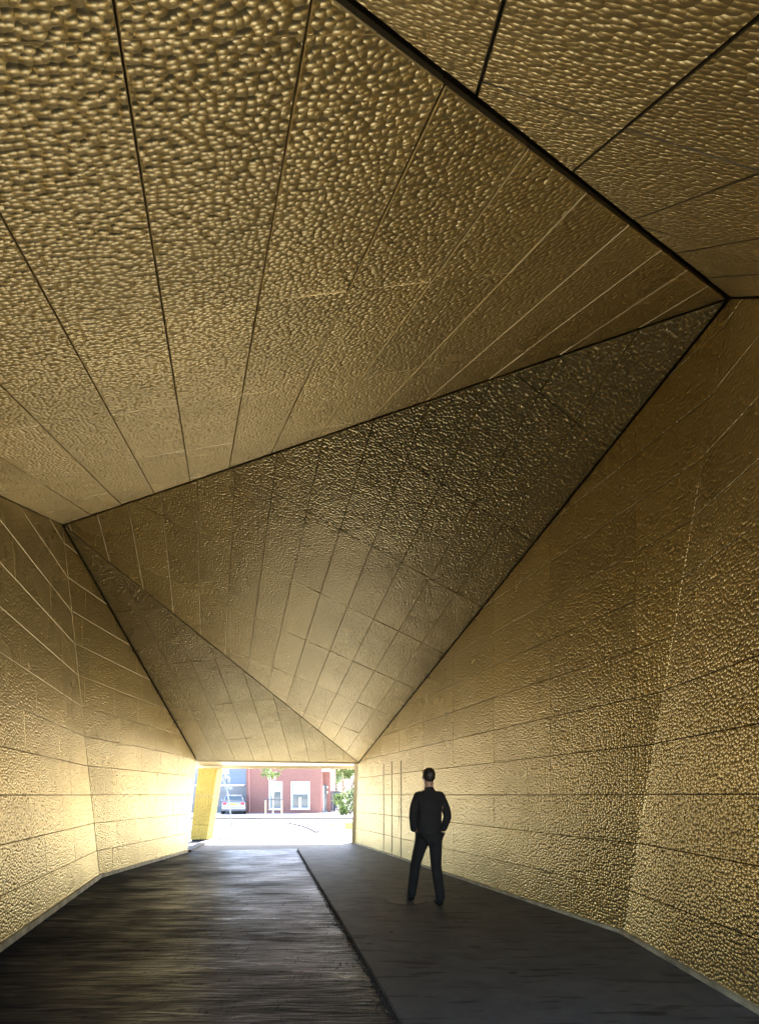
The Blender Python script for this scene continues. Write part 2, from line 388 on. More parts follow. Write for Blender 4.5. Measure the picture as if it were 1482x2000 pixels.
def road_mat():
    m = mat('worn_asphalt', (0.03, 0.029, 0.03), 0.5); b = m.node_tree.nodes['Principled BSDF']
    tc = N(m, 'ShaderNodeTexCoord')
    def nz(st, sc, det, dist=0.0):
        mp = N(m, 'ShaderNodeMapping'); mp.inputs['Scale'].default_value = st; L(m, tc.outputs['Object'], mp.inputs[0])
        n = N(m, 'ShaderNodeTexNoise'); n.inputs['Scale'].default_value = sc; n.inputs['Detail'].default_value = det
        n.inputs['Distortion'].default_value = dist; L(m, mp.outputs[0], n.inputs['Vector']); return n.outputs[0]
    a = nz((1.0, 8.0, 1), 1.5, 12, 1.5)        # transverse tamping streaks
    a2 = nz((0.8, 2.6, 1), 1.0, 10, 2.0)        # broader worn bands
    c = nz((1, 1, 1), 0.8, 5)                  # patches
    s = nz((9, 1.2, 1), 2.6, 6, 2.2)           # tyre scrapes along the way
    f = nz((1, 1, 1), 90, 2)
    def mth(op, x, y):
        n = N(m, 'ShaderNodeMath', operation=op)
        for i_, q_ in enumerate((x, y)):
            if isinstance(q_, (int, float)): n.inputs[i_].default_value = q_
            else: L(m, q_, n.inputs[i_])
        return n.outputs[0]
    mix_ = mth('ADD', mth('MULTIPLY', a, .6), mth('MULTIPLY', a2, .4))
    ra = ramp(m, mix_, [(0.42, (0.006, 0.007, 0.012)), (0.52, (0.012, 0.013, 0.020)), (0.60, (0.020, 0.021, 0.029)), (0.68, (0.040, 0.042, 0.052))])
    rs = ramp(m, s, [(0.64, (1, 1, 1)), (0.70, (0.3, 0.3, 0.3))])
    rc = ramp(m, c, [(0.48, (0, 0, 0)), (0.60, (1, 1, 1))])
    mx = N(m, 'ShaderNodeMix', data_type='RGBA', blend_type='MULTIPLY'); L(m, rc.outputs[0], mx.inputs[0])
    L(m, ra.outputs[0], mx.inputs[6]); L(m, rs.outputs[0], mx.inputs[7]); DK = N(m, 'ShaderNodeMix', data_type='RGBA'); DK.inputs[6].default_value = (0.008, 0.0095, 0.0155, 1); L(m, mx.outputs[2], DK.inputs[7]); L(m, DK.outputs[2], b.inputs['Base Color'])
    sp_ = N(m, 'ShaderNodeSeparateXYZ'); L(m, tc.outputs['Object'], sp_.inputs[0])
    lane = mth('SUBTRACT', sp_.outputs[0], mth('MULTIPLY', sp_.outputs[1], -.2125))    # distance from the step, along the path
    m1 = N(m, 'ShaderNodeMapRange', interpolation_type='SMOOTHSTEP'); L(m, mth('ADD', lane, mth('MULTIPLY', c, 1.2)), m1.inputs[0])
    m1.inputs['From Min'].default_value = -1.9; m1.inputs['From Max'].default_value = .6
    worn = m1.outputs[0]; L(m, mth('ADD', .25, mth('MULTIPLY', worn, .75)), DK.inputs[0])
    ro = mth('SUBTRACT', 0.62, mth('MULTIPLY', mth('SUBTRACT', mth('ADD', mth('MULTIPLY', mix_, .65), mth('MULTIPLY', c, .35)), .38), 1.7))
    L(m, mth('ADD', mth('ADD', mth('MAXIMUM', ro, .22), mth('MULTIPLY', mth('MULTIPLY', mth('GREATER_THAN', s, .655), worn), .22)), mth('MULTIPLY', mth('SUBTRACT', 1.0, worn), .22)), b.inputs['Roughness'])
    b.inputs['Specular Tint'].default_value = (0.66, 0.80, 1, 1)
    L(m, mth('ADD', .05, mth('MULTIPLY', worn, .36)), b.inputs['Specular IOR Level'])
    hgt = mth('ADD', mth('ADD', mth('MULTIPLY', a, mth('ADD', .15, mth('MULTIPLY', worn, .85))), mth('MULTIPLY', f, .12)), mth('MULTIPLY', mth('MULTIPLY', s, worn), -.3))
    bp = N(m, 'ShaderNodeBump'); bp.inputs['Strength'].default_value = .8; bp.inputs['Distance'].default_value = 0.014
    L(m, hgt, bp.inputs['Height']); L(m, bp.outputs[0], b.inputs['Normal'])
    return m
ROAD = road_mat()
def gpt(u, v, z=0.0): p = at(u, v); p.z = z; return p
e_near, e_far = Vector((0.141, 3.52, 0)), Vector((-2.30, 15.0, 0)); ed = (e_far - e_near) / (e_far.y - e_near.y)
edge = lambda y, z=0.0: Vector((e_near.x + ed.x * (y - e_near.y), y, z))
bm = bmesh.new()
pts = [Vector((-3.6, -4, 0)), edge(-4), edge(15.0), Vector((D.x + .05, 14.3, 0)), Vector((D.x - .3, 14.1, 0)), Vector((C.x - .1, C.y, 0)), Vector((-3.6, 4.2, 0))]
bm.faces.new([bm.verts.new(p) for p in pts])
props(obj('road', bm, ROAD), kind='structure')
FORE = noise_mat('square_paving', (0.105, 0.102, 0.099), (0.15, 0.146, 0.142), 3, 0.75, bump=0.004)
# paved forecourt between the ground sheet and the underpass, flush with the road
bm = bmesh.new()
pts = [Vector((-60, 33.5, -.004)), Vector((-60, 13.9, -.004)), Vector((-5.6, 13.9, -.004)), Vector((-4.9, 14.2, -.004)), edge(14.9, -.004), Vector((A.x + 1.5, 16.1, -.004)), Vector((60, 16.1, -.004)), Vector((60, 33.5, -.004))]
bm.faces.new([bm.verts.new(p) for p in pts])
props(obj('forecourt', bm, FORE), kind='structure')

def path_mat():
    m = mat('smooth_concrete', (0.07, 0.066, 0.062), 0.6); b = m.node_tree.nodes['Principled BSDF']
    tc = N(m, 'ShaderNodeTexCoord')
    n = N(m, 'ShaderNodeTexNoise'); n.inputs['Scale'].default_value = 2.6; n.inputs['Detail'].default_value = 10; n.inputs['Roughness'].default_value = .7; L(m, tc.outputs['Object'], n.inputs['Vector'])
    r = ramp(m, n.outputs[0], [(0.3, (0.062, 0.059, 0.056)), (0.7, (0.112, 0.106, 0.100))])
    v = N(m, 'ShaderNodeTexVoronoi'); v.inputs['Scale'].default_value = 2.6; L(m, tc.outputs['Object'], v.inputs['Vector'])
    n3 = N(m, 'ShaderNodeTexNoise'); n3.inputs['Scale'].default_value = 14; n3.inputs['Detail'].default_value = 3; L(m, tc.outputs['Object'], n3.inputs['Vector'])
    ad = N(m, 'ShaderNodeMath', operation='MULTIPLY_ADD'); L(m, n3.outputs[0], ad.inputs[0]); ad.inputs[1].default_value = 0.16; L(m, v.outputs['Distance'], ad.inputs[2])
    sp = ramp(m, ad.outputs[0], [(0.15, (0.25,) * 3), (0.185, (1, 1, 1))])
    mx = N(m, 'ShaderNodeMix', data_type='RGBA', blend_type='MULTIPLY'); mx.inputs[0].default_value = 1.0
    L(m, r.outputs[0], mx.inputs[6]); L(m, sp.outputs[0], mx.inputs[7])
    # wiped smears running along the path
    mp = N(m, 'ShaderNodeMapping'); mp.inputs['Scale'].default_value = (1.3, 7, 1); L(m, tc.outputs['Object'], mp.inputs[0])
    n4 = N(m, 'ShaderNodeTexNoise'); n4.inputs['Scale'].default_value = 1.4; n4.inputs['Detail'].default_value = 6; L(m, mp.outputs[0], n4.inputs['Vector'])
    s4 = ramp(m, n4.outputs[0], [(0.57, (1, 1, 1)), (0.62, (0.40, 0.40, 0.40))])
    m2 = N(m, 'ShaderNodeMix', data_type='RGBA', blend_type='MULTIPLY'); m2.inputs[0].default_value = 1
    L(m, mx.outputs[2], m2.inputs[6]); L(m, s4.outputs[0], m2.inputs[7]); L(m, m2.outputs[2], b.inputs['Base Color'])
    rr = ramp(m, n.outputs[0], [(0.3, (0.66,) * 3), (0.7, (0.58,) * 3)]); L(m, rr.outputs[0], b.inputs['Roughness'])
    bp = N(m, 'ShaderNodeBump'); bp.inputs['Strength'].default_value = .5; bp.inputs['Distance'].default_value = 0.003
    L(m, n3.outputs[0], bp.inputs['Height']); L(m, bp.outputs[0], b.inputs['Normal'])
    return m
bm = bmesh.new()
ys = [-4 + i * (15.0 + 4) / 60 for i in range(61)]
eg = [edge(y) + Vector((random.uniform(-.006, .006), 0, 0)) for y in ys]
outer = [Vector((A.x + .2, 16.25, 0)), Vector((B.x + .12, B.y, 0)), Vector((Dn.x + .3, Dn.y, 0)), Vector((Dn.x + .3, -4, 0))]
poly = eg + outer
zt_ = 0.03
top = [bm.verts.new(p + Vector((0.008 if i < len(eg) else 0, 0, zt_))) for i, p in enumerate(poly)]; bt = [bm.verts.new(p + Vector((0, 0, -.03))) for p in poly]
bm.faces.new(top)
for i in range(len(poly)): bm.faces.new([bt[i], bt[(i + 1) % len(poly)], top[(i + 1) % len(poly)], top[i]])
bmesh.ops.recalc_face_normals(bm, faces=bm.faces[:])
bmesh.ops.triangulate(bm, faces=[f for f in bm.faces if len(f.verts) > 4])
props(obj('footpath', bm, path_mat()), kind='structure')
# crumbs of dirt and leaves gathered along the step
bm = bmesh.new()
for i in range(4200):
    y = -1 + 15.5 * random.random() ** 1.0; e = edge(y)
    dx = -abs(random.gauss(0, .028)) - .002 if random.random() < .93 else random.uniform(-.12, 0)
    r = random.uniform(.003, .011); h = r * random.uniform(.3, .9); a = random.random() * 3
    c = Vector((e.x + dx, y, .002)); k = random.choice((3, 4, 5))
    ring = [bm.verts.new(c + Vector((math.cos(a + 6.283 * j / k) * r, math.sin(a + 6.283 * j / k) * r * random.uniform(.6, 1.6), 0))) for j in range(k)]
    t = bm.verts.new(c + Vector((0, 0, h)))
    for j in range(k): bm.faces.new([ring[j], ring[(j + 1) % k], t])
props(obj('edge_debris', bm, noise_mat('dirt', (0.02, 0.017, 0.013), (0.05, 0.042, 0.03), 20, .9)), 'dark crumbs of dirt gathered along the step between road and footpath', 'debris', kind='stuff')
# manhole cover in the footpath
mh = at(793, 1764)
mt = empty('manhole_cover', (mh.x, mh.y, .03), 'round worn manhole cover set in the footpath by the walking figure', 'manhole cover')
bm = bmesh.new(); disc(bm, (mh.x, mh.y, .0315), (0, 0, 1), .27, .004, 40)
obj('lid', bm, noise_mat('manhole_iron', (0.05, 0.046, 0.043), (0.07, 0.066, 0.062), 9, .55, .2), mt)
bm = bmesh.new()
tube_pts = 40
r0, r1 = .275, .30
vi = [bm.verts.new((mh.x + math.cos(t) * r0, mh.y + math.sin(t) * r0, .0335)) for t in [6.2832 * k / 40 for k in range(40)]]
vo_ = [bm.verts.new((mh.x + math.cos(t) * r1, mh.y + math.sin(t) * r1, .0335)) for t in [6.2832 * k / 40 for k in range(40)]]
for k in range(40): bm.faces.new([vi[k], vo_[k], vo_[(k + 1) % 40], vi[(k + 1) % 40]])
obj('frame_ring', bm, mat('manhole_rim', (0.03, 0.028, 0.026), .6), mt)

# kerbs and pavement across the square
KERB = noise_mat('grey_kerb', (0.06, 0.058, 0.055), (0.10, 0.095, 0.09), 5, .8)
def kerb(pxs, wd=.20, hh=.06, name='kerb'):
    P = [gpt(*p) for p in pxs]
    # smooth
    for _ in range(2):
        Q_ = [P[0]]
        for a, b in zip(P, P[1:]): Q_ += [a * .75 + b * .25, a * .25 + b * .75]
        P = Q_ + [P[-1]]
    bm = bmesh.new(); rows = []
    for i, p in enumerate(P):
        d = (P[min(i + 1, len(P) - 1)] - P[max(0, i - 1)]).normalized(); s = Vector((-d.y, d.x, 0)) * wd / 2
        rows.append([bm.verts.new(p - s + Vector((0, 0, -.02))), bm.verts.new(p - s + Vector((0, 0, hh))), bm.verts.new(p + s + Vector((0, 0, hh))), bm.verts.new(p + s + Vector((0, 0, -.02)))])
    for a, b in zip(rows, rows[1:]):
        for k in range(3): bm.faces.new([a[k], a[k + 1], b[k + 1], b[k]])
    bm.faces.new(rows[0]); bm.faces.new(rows[-1][::-1])
    bmesh.ops.recalc_face_normals(bm, faces=bm.faces[:])
    return props(obj(name, bm, KERB), kind='structure')
kerb([(366, 1665), (380, 1657), (396, 1649), (422, 1642), (456, 1636), (480, 1629), (490, 1624)])
kerb([(566, 1609), (590, 1614), (608, 1620), (620, 1627)])
bm = bmesh.new(); box(bm, -60, 60, 33.5, 33.65, -.1, .10, 0, .01); props(obj('kerb', bm, KERB), kind='structure')
bm = bmesh.new(); box(bm, -60, 60, 33.652, 90, -.1, .095); props(obj('pavement', bm, noise_mat('pavement_slabs', (0.30, 0.27, 0.26), (0.40, 0.37, 0.35), 2, .8)), kind='structure')
GZ = .095

# ------------------------------------------------------------------ house with two windows
def brick(name, c, mortar, sc=1.0, rough=.8):
    m = mat(name, c, rough); b = m.node_tree.nodes['Principled BSDF']; tc = N(m, 'ShaderNodeTexCoord')
    sep = N(m, 'ShaderNodeSeparateXYZ'); cmb = N(m, 'ShaderNodeCombineXYZ'); L(m, tc.outputs['Object'], sep.inputs[0])
    ad = N(m, 'ShaderNodeMath', operation='ADD'); L(m, sep.outputs[0], ad.inputs[0]); L(m, sep.outputs[1], ad.inputs[1])
    L(m, ad.outputs[0], cmb.inputs[0]); L(m, sep.outputs[2], cmb.inputs[1])
    t = N(m, 'ShaderNodeTexBrick'); t.inputs['Scale'].default_value = sc; t.inputs['Brick Width'].default_value = .22; t.inputs['Row Height'].default_value = .065
    t.inputs['Mortar Size'].default_value = .006; t.inputs['Color1'].default_value = (*c, 1); t.inputs['Color2'].default_value = (*[k * .82 for k in c], 1); t.inputs['Mortar'].default_value = (*mortar, 1)
    L(m, cmb.outputs[0], t.inputs['Vector']); L(m, t.outputs[0], b.inputs['Base Color']); return m
REDB = brick('red_brick', (0.29, 0.125, 0.098), (0.26, 0.16, 0.135))  # less saturated brick: paling by outdoor glare is put into the colour
WHITE = noise_mat('white_paint', (0.74, 0.74, 0.74), (0.82, 0.82, 0.81), 3, .5)
GLASS = mat('window_glass', (0.05, 0.08, 0.09), .08, 0, .8)
BLIND = mat('roller_blind', (0.62, 0.66, 0.62), .8)
BLUE = mat('blue_grey_frame', (0.15, 0.22, 0.28), .5)
Y0 = 41.4; k_ = Y0 / F
X = lambda u, y=Y0: (u - CU) / F * y
Z = lambda v, y=Y0: H + (HV - v) / F * y
house = empty('brick_house', (X(560), Y0, GZ), 'red brick house with two white framed front windows, straight across from the opening', 'house')
HT = 6.2
wl = [(X(525.5), X(551.5), Z(1582), Z(1527)), (X(568.5), X(604.8), Z(1581.5), Z(1527))]
xl, xr = X(481), X(627.5)
bm = bmesh.new()
# front wall pieces around the two openings
cols = [xl, wl[0][0], wl[0][1], wl[1][0], wl[1][1], xr]
for i in range(5):
    x0, x1 = cols[i], cols[i + 1]
    if i in (1, 3):
        w_ = wl[0] if i == 1 else wl[1]
        box(bm, x0, x1, Y0, Y0 + .3, -.05, w_[2]); box(bm, x0, x1, Y0, Y0 + .3, w_[3], HT)
    else: box(bm, x0, x1, Y0, Y0 + .3, -.05, HT)
box(bm, xl, xl + .3, Y0 + .3, Y0 + 9, -.05, HT); box(bm, xr - .3, xr, Y0 + .3, Y0 + 9, -.05, HT)
box(bm, xl + .3, xr - .3, Y0 + 8.7, Y0 + 9, -.05, HT)
# recessed entrance bay to the right
yb = Y0 + 1.3; xb0, xb1 = xr + .001, X(645, yb)
box(bm, xb0, xb1, yb, yb + 5, -.05, HT)
obj('wall', bm, REDB, house)
bm = bmesh.new(); box(bm, xl - .15, xb1 + .2, Y0 - .12, Y0 + 9.1, HT + .002, HT + .25, 0, .02)
obj('roof', bm, WHITE, house)
bm = bmesh.new(); box(bm, xr + .002, xb1 + .05, Y0 + .2, yb + .02, Z(1507, Y0 + .3), Z(1502.5, Y0 + .3), 0, .01)
obj('porch_roof', bm, WHITE, house)
def window(w_, par, y=Y0, blind=.42):
    x0, x1, z0, z1 = w_; t = .11
    bm = bmesh.new()
    box(bm, x0 + .003, x0 + t, y - .04, y + .14, z0 + .003, z1 - .003); box(bm, x1 - t, x1 - .003, y - .04, y + .14, z0 + .003, z1 - .003)
    box(bm, x0 + t, x1 - t, y - .04, y + .14, z1 - t - .06, z1 - .003); box(bm, x0 + t, x1 - t, y - .04, y + .14, z0 + .003, z0 + t)
    fr = obj('window', bm, WHITE, par)
    a0, a1, b0, b1 = x0 + t, x1 - t, z0 + t, z1 - t - .06; s = .06
    bm = bmesh.new()
    box(bm, a0, a0 + s, y + .02, y + .10, b0, b1); box(bm, a1 - s, a1, y + .02, y + .10, b0, b1)
    box(bm, a0 + s, a1 - s, y + .02, y + .10, b1 - s, b1); box(bm, a0 + s, a1 - s, y + .02, y + .10, b0, b0 + s)
    obj('frame', bm, BLUE, fr)
    bm = bmesh.new(); box(bm, a0 + s, a1 - s, y + .06, y + .07, b0 + s, b1 - s); obj('pane', bm, GLASS, fr)
    bm = bmesh.new(); box(bm, a0 + s + .01, a1 - s - .01, y + .045, y + .055, b1 - s - (b1 - b0) * blind, b1 - s - .005); obj('blind', bm, BLIND, fr)
    bm = bmesh.new(); box(bm, x0 - .04, x1 + .04, y - .09, y - .042, z0 - .04, z0 + .03, 0, .008); obj('sill', bm, WHITE, fr)
    return fr
f1 = window(wl[0], house, blind=.30)
f2 = window(wl[1], house, blind=.40)
# white candles or vases standing on the right window's ledge
bm = bmesh.new()
for u in (584.5, 587.5): tube(bm, [(X(u), Y0 - .005, wl[1][2] + .13), (X(u), Y0 - .005, wl[1][2] + .55), (X(u), Y0 - .005, wl[1][2] + .95)], [.05, .045, .02], 10)
obj('ornament', bm, WHITE, f2)
bm = bmesh.new(); box(bm, X(628.5, yb), X(633.5, yb), yb - .06, yb - .002, GZ, Z(1535, yb), 0, .01)
dr = obj('door', bm, WHITE, house)
bm = bmesh.new(); box(bm, X(632.2, yb), X(632.8, yb), yb - .09, yb - .061, 1.05, 1.2); obj('handle', bm, BLUE, dr)
bm = bmesh.new(); box(bm, X(634, yb), X(638, yb), yb - .05, yb - .002, GZ, Z(1533, yb)); obj('door_sidelight', bm, GLASS, house)
for v in (1538, 1548):
    bm = bmesh.new(); box(bm, X(638.6, yb), X(640.4, yb), yb - .12, yb - .002, Z(v + 2, yb), Z(v - 2, yb), 0, .01)
    obj('wall_lamp', bm, WHITE, house)
bm = bmesh.new(); box(bm, X(628, yb), X(641, yb), Y0 + .35, yb - .065, .09, .2, 0, .01); obj('doorstep', bm, BLUE, house)
bm = bmesh.new(); tube(bm, [(xl + .25, Y0 - .06, .1), (xl + .25, Y0 - .06, HT)], .045, 10); obj('downpipe', bm, noise_mat('pinkish_pipe', (.42, .2, .18), (.46, .24, .2), 3), house)

# garage and clad neighbour
GY = 43.2
gar = empty('garage', (X(440, GY), GY, GZ), 'low flat roofed grey garage behind the silver car', 'garage')
GREY = noise_mat('grey_boarding', (0.15, 0.165, 0.18), (0.20, 0.215, 0.23), 2, .6, stretch=(.2, 1, 10))  # boarding tone lifted, the wash of glare painted in
gx0, gx1 = X(340, GY), X(492, GY); gz = Z(1536, GY)
bm = bmesh.new(); box(bm, gx0, gx1, GY, GY + 5, 0, gz, 0)
obj('wall', bm, GREY, gar)
bm = bmesh.new()
zz_ = GZ + .02
nrow = 9; hrow = (gz - .18 - zz_) / nrow
for k in range(nrow): box(bm, X(416, GY), gx1 - .25, GY - .05, GY - .002, zz_ + k * hrow, zz_ + (k + 1) * hrow - .018, 0, .006)
obj('garage_door', bm, GREY, gar)
bm = bmesh.new(); box(bm, gx0 - .1, X(478, GY), GY - .12, GY + 5.05, gz + .002, gz + .14, 0, .01); obj('roof', bm, WHITE, gar)
bm = bmesh.new(); SLATE = mat('slate_grey', (0.10, 0.12, 0.14), .6)
box(bm, gx1 - .2, gx1 - .05, GY - .08, GY - .003, 0, gz); obj('corner_post', bm, SLATE, gar)
bm = bmesh.new(); box(bm, X(414.2, GY), X(415.6, GY), GY - .09, GY - .002, 0, gz - .1, 0); obj('corner_post', bm, WHITE, gar)
CY = 45.5
CLAD = noise_mat('blue_grey_cladding', (0.19, 0.235, 0.30), (0.24, 0.285, 0.35), 2, .55, stretch=(.3, 1, 5))  # lightened cladding: a veil of glare is mixed into its colour
nb = empty('clad_house', (X(420, CY), CY, GZ), 'blue grey weatherboarded house rising above the garage', 'house')
bm = bmesh.new()
for k in range(30):
    z0 = .1 + k * .2; vs_ = [(X(330, CY), CY - .03, z0), (X(481, CY) - .02, CY - .03, z0), (X(481, CY) - .02, CY, z0 + .2), (X(330, CY), CY, z0 + .2)]
    b_ = [Vector(v) for v in vs_]; hexa(bm, b_, [v + Vector((0, .15, 0)) for v in b_])
box(bm, X(330, CY) + .02, X(481, CY) - .05, CY + .16, CY + 8, .1, 6.1)
bmesh.ops.recalc_face_normals(bm, faces=bm.faces[:])
obj('wall', bm, CLAD, nb)
bm = bmesh.new(); box(bm, X(328, CY), X(481, CY) - .01, CY - .15, CY + 8, 6.12, 6.3); obj('roof', bm, SHELL, nb)
bm = bmesh.new(); box(bm, X(432, CY), X(448.5, CY), CY - .09, CY - .035, Z(1512.5, CY), Z(1490, CY), 0, .01)
wn = obj('window', bm, WHITE, nb)
bm = bmesh.new(); box(bm, X(433.5, CY), X(447, CY), CY - .1, CY - .092, Z(1509, CY), Z(1492, CY)); obj('blind', bm, mat('white_blind', (.8, .8, .8), .6), wn)

# ------------------------------------------------------------------ car, rear towards us
def car():
    x0, y0 = X(455.5, 38.7), 38.7; root = empty('parked_car', (x0, y0 + 2.1, 0.0), 'silver estate car parked nose in at the grey garage door', 'car')
    SIL = mat('silver_paint', (0.30, 0.31, 0.33), .3, .6); BLK = mat('black_rubber', (0.02, 0.02, 0.02), .7)
    def loft(secs, closed=True):
        bm = bmesh.new(); rows = []
        for y, hw, z0, z1, ch in secs:
            pr = [(-hw + ch * .5, z0), (-hw, z0 + ch), (-hw * .99, z1 - ch), (-hw + ch, z1), (hw - ch, z1), (hw * .99, z1 - ch), (hw, z0 + ch), (hw - ch * .5, z0)]
            rows.append([bm.verts.new((x0 + x, y0 + y, z)) for x, z in pr])
        for a, b in zip(rows, rows[1:]):
            for k in range(8): bm.faces.new([a[k], a[(k + 1) % 8], b[(k + 1) % 8], b[k]])
        bm.faces.new(rows[0][::-1]); bm.faces.new(rows[-1]); bmesh.ops.recalc_face_normals(bm, faces=bm.faces[:]); return bm
    body = obj('body', loft([(0.0, .76, .34, .80, .08), (.06, .82, .24, .93, .1), (.5, .85, .2, .95, .1), (1.2, .86, .2, .93, .1), (3.0, .86, .2, .92, .1), (3.8, .83, .22, .86, .12), (4.15, .75, .3, .74, .12)]), SIL, root)
    bm = bmesh.new()
    cab = [(.10, .73, .93), (2.9, .76, .92)]; ct = [(.38, .56, 1.40), (2.2, .58, 1.42)]
    hexa(bm, [(x0 - .74, y0 + .08, .92), (x0 + .74, y0 + .08, .92), (x0 + .78, y0 + 3.0, .91), (x0 - .78, y0 + 3.0, .91)], [(x0 - .57, y0 + .36, 1.40), (x0 + .57, y0 + .36, 1.40), (x0 + .58, y0 + 2.2, 1.42), (x0 - .58, y0 + 2.2, 1.42)])
    bmesh.ops.bevel(bm, geom=bm.edges[:], offset=.04, segments=2, affect='EDGES'); bmesh.ops.recalc_face_normals(bm, faces=bm.faces[:])
    obj('cabin', bm, SIL, root, True)
    # glazing lies just proud of the cabin
    bm = bmesh.new(); dy = -.012
    q = [(-.63, .14, 1.0), (.63, .14, 1.0), (.52, .315, 1.32), (-.52, .315, 1.32)]
    hexa(bm, [(x0 + a, y0 + b + dy, c) for a, b, c in q], [(x0 + a, y0 + b + dy + .02, c) for a, b, c in q])
    obj('rear_window', bm, GLASS, root)
    for s in (-1, 1):
        bm = bmesh.new()
        q = [(.745, .3, .98), (.775, 2.7, .97), (.61, 2.15, 1.34), (.60, .55, 1.34)]
        hexa(bm, [(x0 + s * (a + .004), y0 + b, c) for a, b, c in q], [(x0 + s * (a - .02), y0 + b, c) for a, b, c in q])
        bmesh.ops.recalc_face_normals(bm, faces=bm.faces[:]); obj('side_window', bm, GLASS, root)
        bm = bmesh.new(); a, b = sorted((x0 + s * .50, x0 + s * .76)); box(bm, a, b, y0 - .015, y0 + .1, .70, .86, 0, .015)
        obj('tail_light', bm, mat('red_lens', (0.55, 0.03, 0.04), .25), root)
        bm = bmesh.new(); tube(bm, [(x0 + s * .52, y0 + .5, 1.405), (x0 + s * .52, y0 + .56, 1.46), (x0 + s * .53, y0 + 2.0, 1.47), (x0 + s * .53, y0 + 2.1, 1.42)], .014, 6); obj('roof_rail', bm, SIL, root)
        bm = bmesh.new(); a, b = sorted((x0 + s * .84, x0 + s * 1.0)); box(bm, a, b, y0 + 2.75, y0 + 2.85, .92, 1.05, 0, .02); obj('wing_mirror', bm, SIL, root)
        for yy in (.75, 3.35):
            bm = bmesh.new(); disc(bm, (x0 + s * .77, y0 + yy, .31), (1, 0, 0), .31, .2, 24); wh = obj('wheel', bm, BLK, root, False)
            bm = bmesh.new(); disc(bm, (x0 + s * .875, y0 + yy, .31), (1, 0, 0), .2, .02, 20); obj('rim', bm, SIL, wh)
    bm = bmesh.new(); box(bm, x0 - .82, x0 + .82, y0 - .09, y0 + .08, .36, .58, 0, .03); bp = obj('bumper', bm, mat('pale_bumper', (.42, .42, .44), .35, .2), root)
    bm = bmesh.new(); box(bm, x0 - .74, x0 + .74, y0 - .1, y0 - .088, .5, .52); obj('trim', bm, BLK, bp)
    bm = bmesh.new(); box(bm, x0 - .27, x0 + .25, y0 - .03, y0 - .004, .67, .79, 0, .004); obj('number_plate', bm, mat('yellow_plate', (.8, .5, .06), .5), root)
    bm = bmesh.new(); tube(bm, [(x0 + .0, y0 + .05, 1.0), (x0 + .18, y0 + .10, 1.12)], .008, 5); obj('wiper', bm, BLK, root)
    for o in root.children: o.location.z += GZ
    root.rotation_euler.z = math.radians(14); root.location.x -= .5
car()

# ------------------------------------------------------------------ traffic sign on a bent post
GALV = noise_mat('galvanised', (0.20, 0.215, 0.23), (0.27, 0.285, 0.30), 8, .45, .5)
b0 = at(453, 1612); sy = b0.y; S = lambda u, v: Vector(((u - CU) / F * sy, sy, H + (HV - v) / F * sy))
sg = empty('traffic_sign', (b0.x, b0.y, 0), 'grey round traffic sign on a leaning galvanised post at the pavement', 'sign')
bm = bmesh.new(); tube(bm, [S(453, 1612) + Vector((0, 0, -.05)), S(449, 1584), S(444.5, 1550), S(439.5, 1514)], .035, 10); obj('post', bm, GALV, sg, True)
bm = bmesh.new(); disc(bm, S(441, 1524) + Vector((0, .05, 0)), (.1, 1, .05), .215, .012); pd = obj('sign_disc', bm, GALV, sg)
bm = bmesh.new(); 
tube(bm, [S(433.8, 1524) + Vector((0, .035, 0)), S(448.2, 1524) + Vector((0, .035, 0))], .012, 6); obj('bracket', bm, GALV, pd)
bm = bmesh.new(); c = S(446, 1540); box(bm, c.x - .19, c.x + .19, sy + .04, sy + .052, c.z - .07, c.z + .07, 0, .003); obj('supplementary_plate', bm, GALV, sg)

# ------------------------------------------------------------------ vegetation
def leaf_mat(name, a, b):
    m = mat(name, a, .6); bs = m.node_tree.nodes['Principled BSDF']
    at_ = N(m, 'ShaderNodeAttribute'); at_.attribute_name = 'tone'
    r = ramp(m, at_.outputs['Fac'], [(0, a), (1, b)]); L(m, r.outputs[0], bs.inputs['Base Color'])
    tr = N(m, 'ShaderNodeBsdfTranslucent'); L(m, r.outputs[0], tr.inputs[0])
    mx = N(m, 'ShaderNodeMixShader'); mx.inputs[0].default_value = .35
    L(m, bs.outputs[0], mx.inputs[1]); L(m, tr.outputs[0], mx.inputs[2])
    out = [n for n in m.node_tree.nodes if n.type == 'OUTPUT_MATERIAL'][0]; L(m, mx.outputs[0], out.inputs[0]); return m
LEAF = leaf_mat('fresh_leaves', (0.05, 0.10, 0.02), (0.16, 0.22, 0.06))
LEAFD = leaf_mat('dark_leaves', (0.03, 0.06, 0.03), (0.09, 0.14, 0.06))
LEAFB = leaf_mat('blue_green_needles', (0.03, 0.07, 0.06), (0.09, 0.14, 0.12))
BARK = noise_mat('bark', (0.14, 0.11, 0.08), (0.26, 0.22, 0.17), 9, .85, stretch=(3, 3, .6))
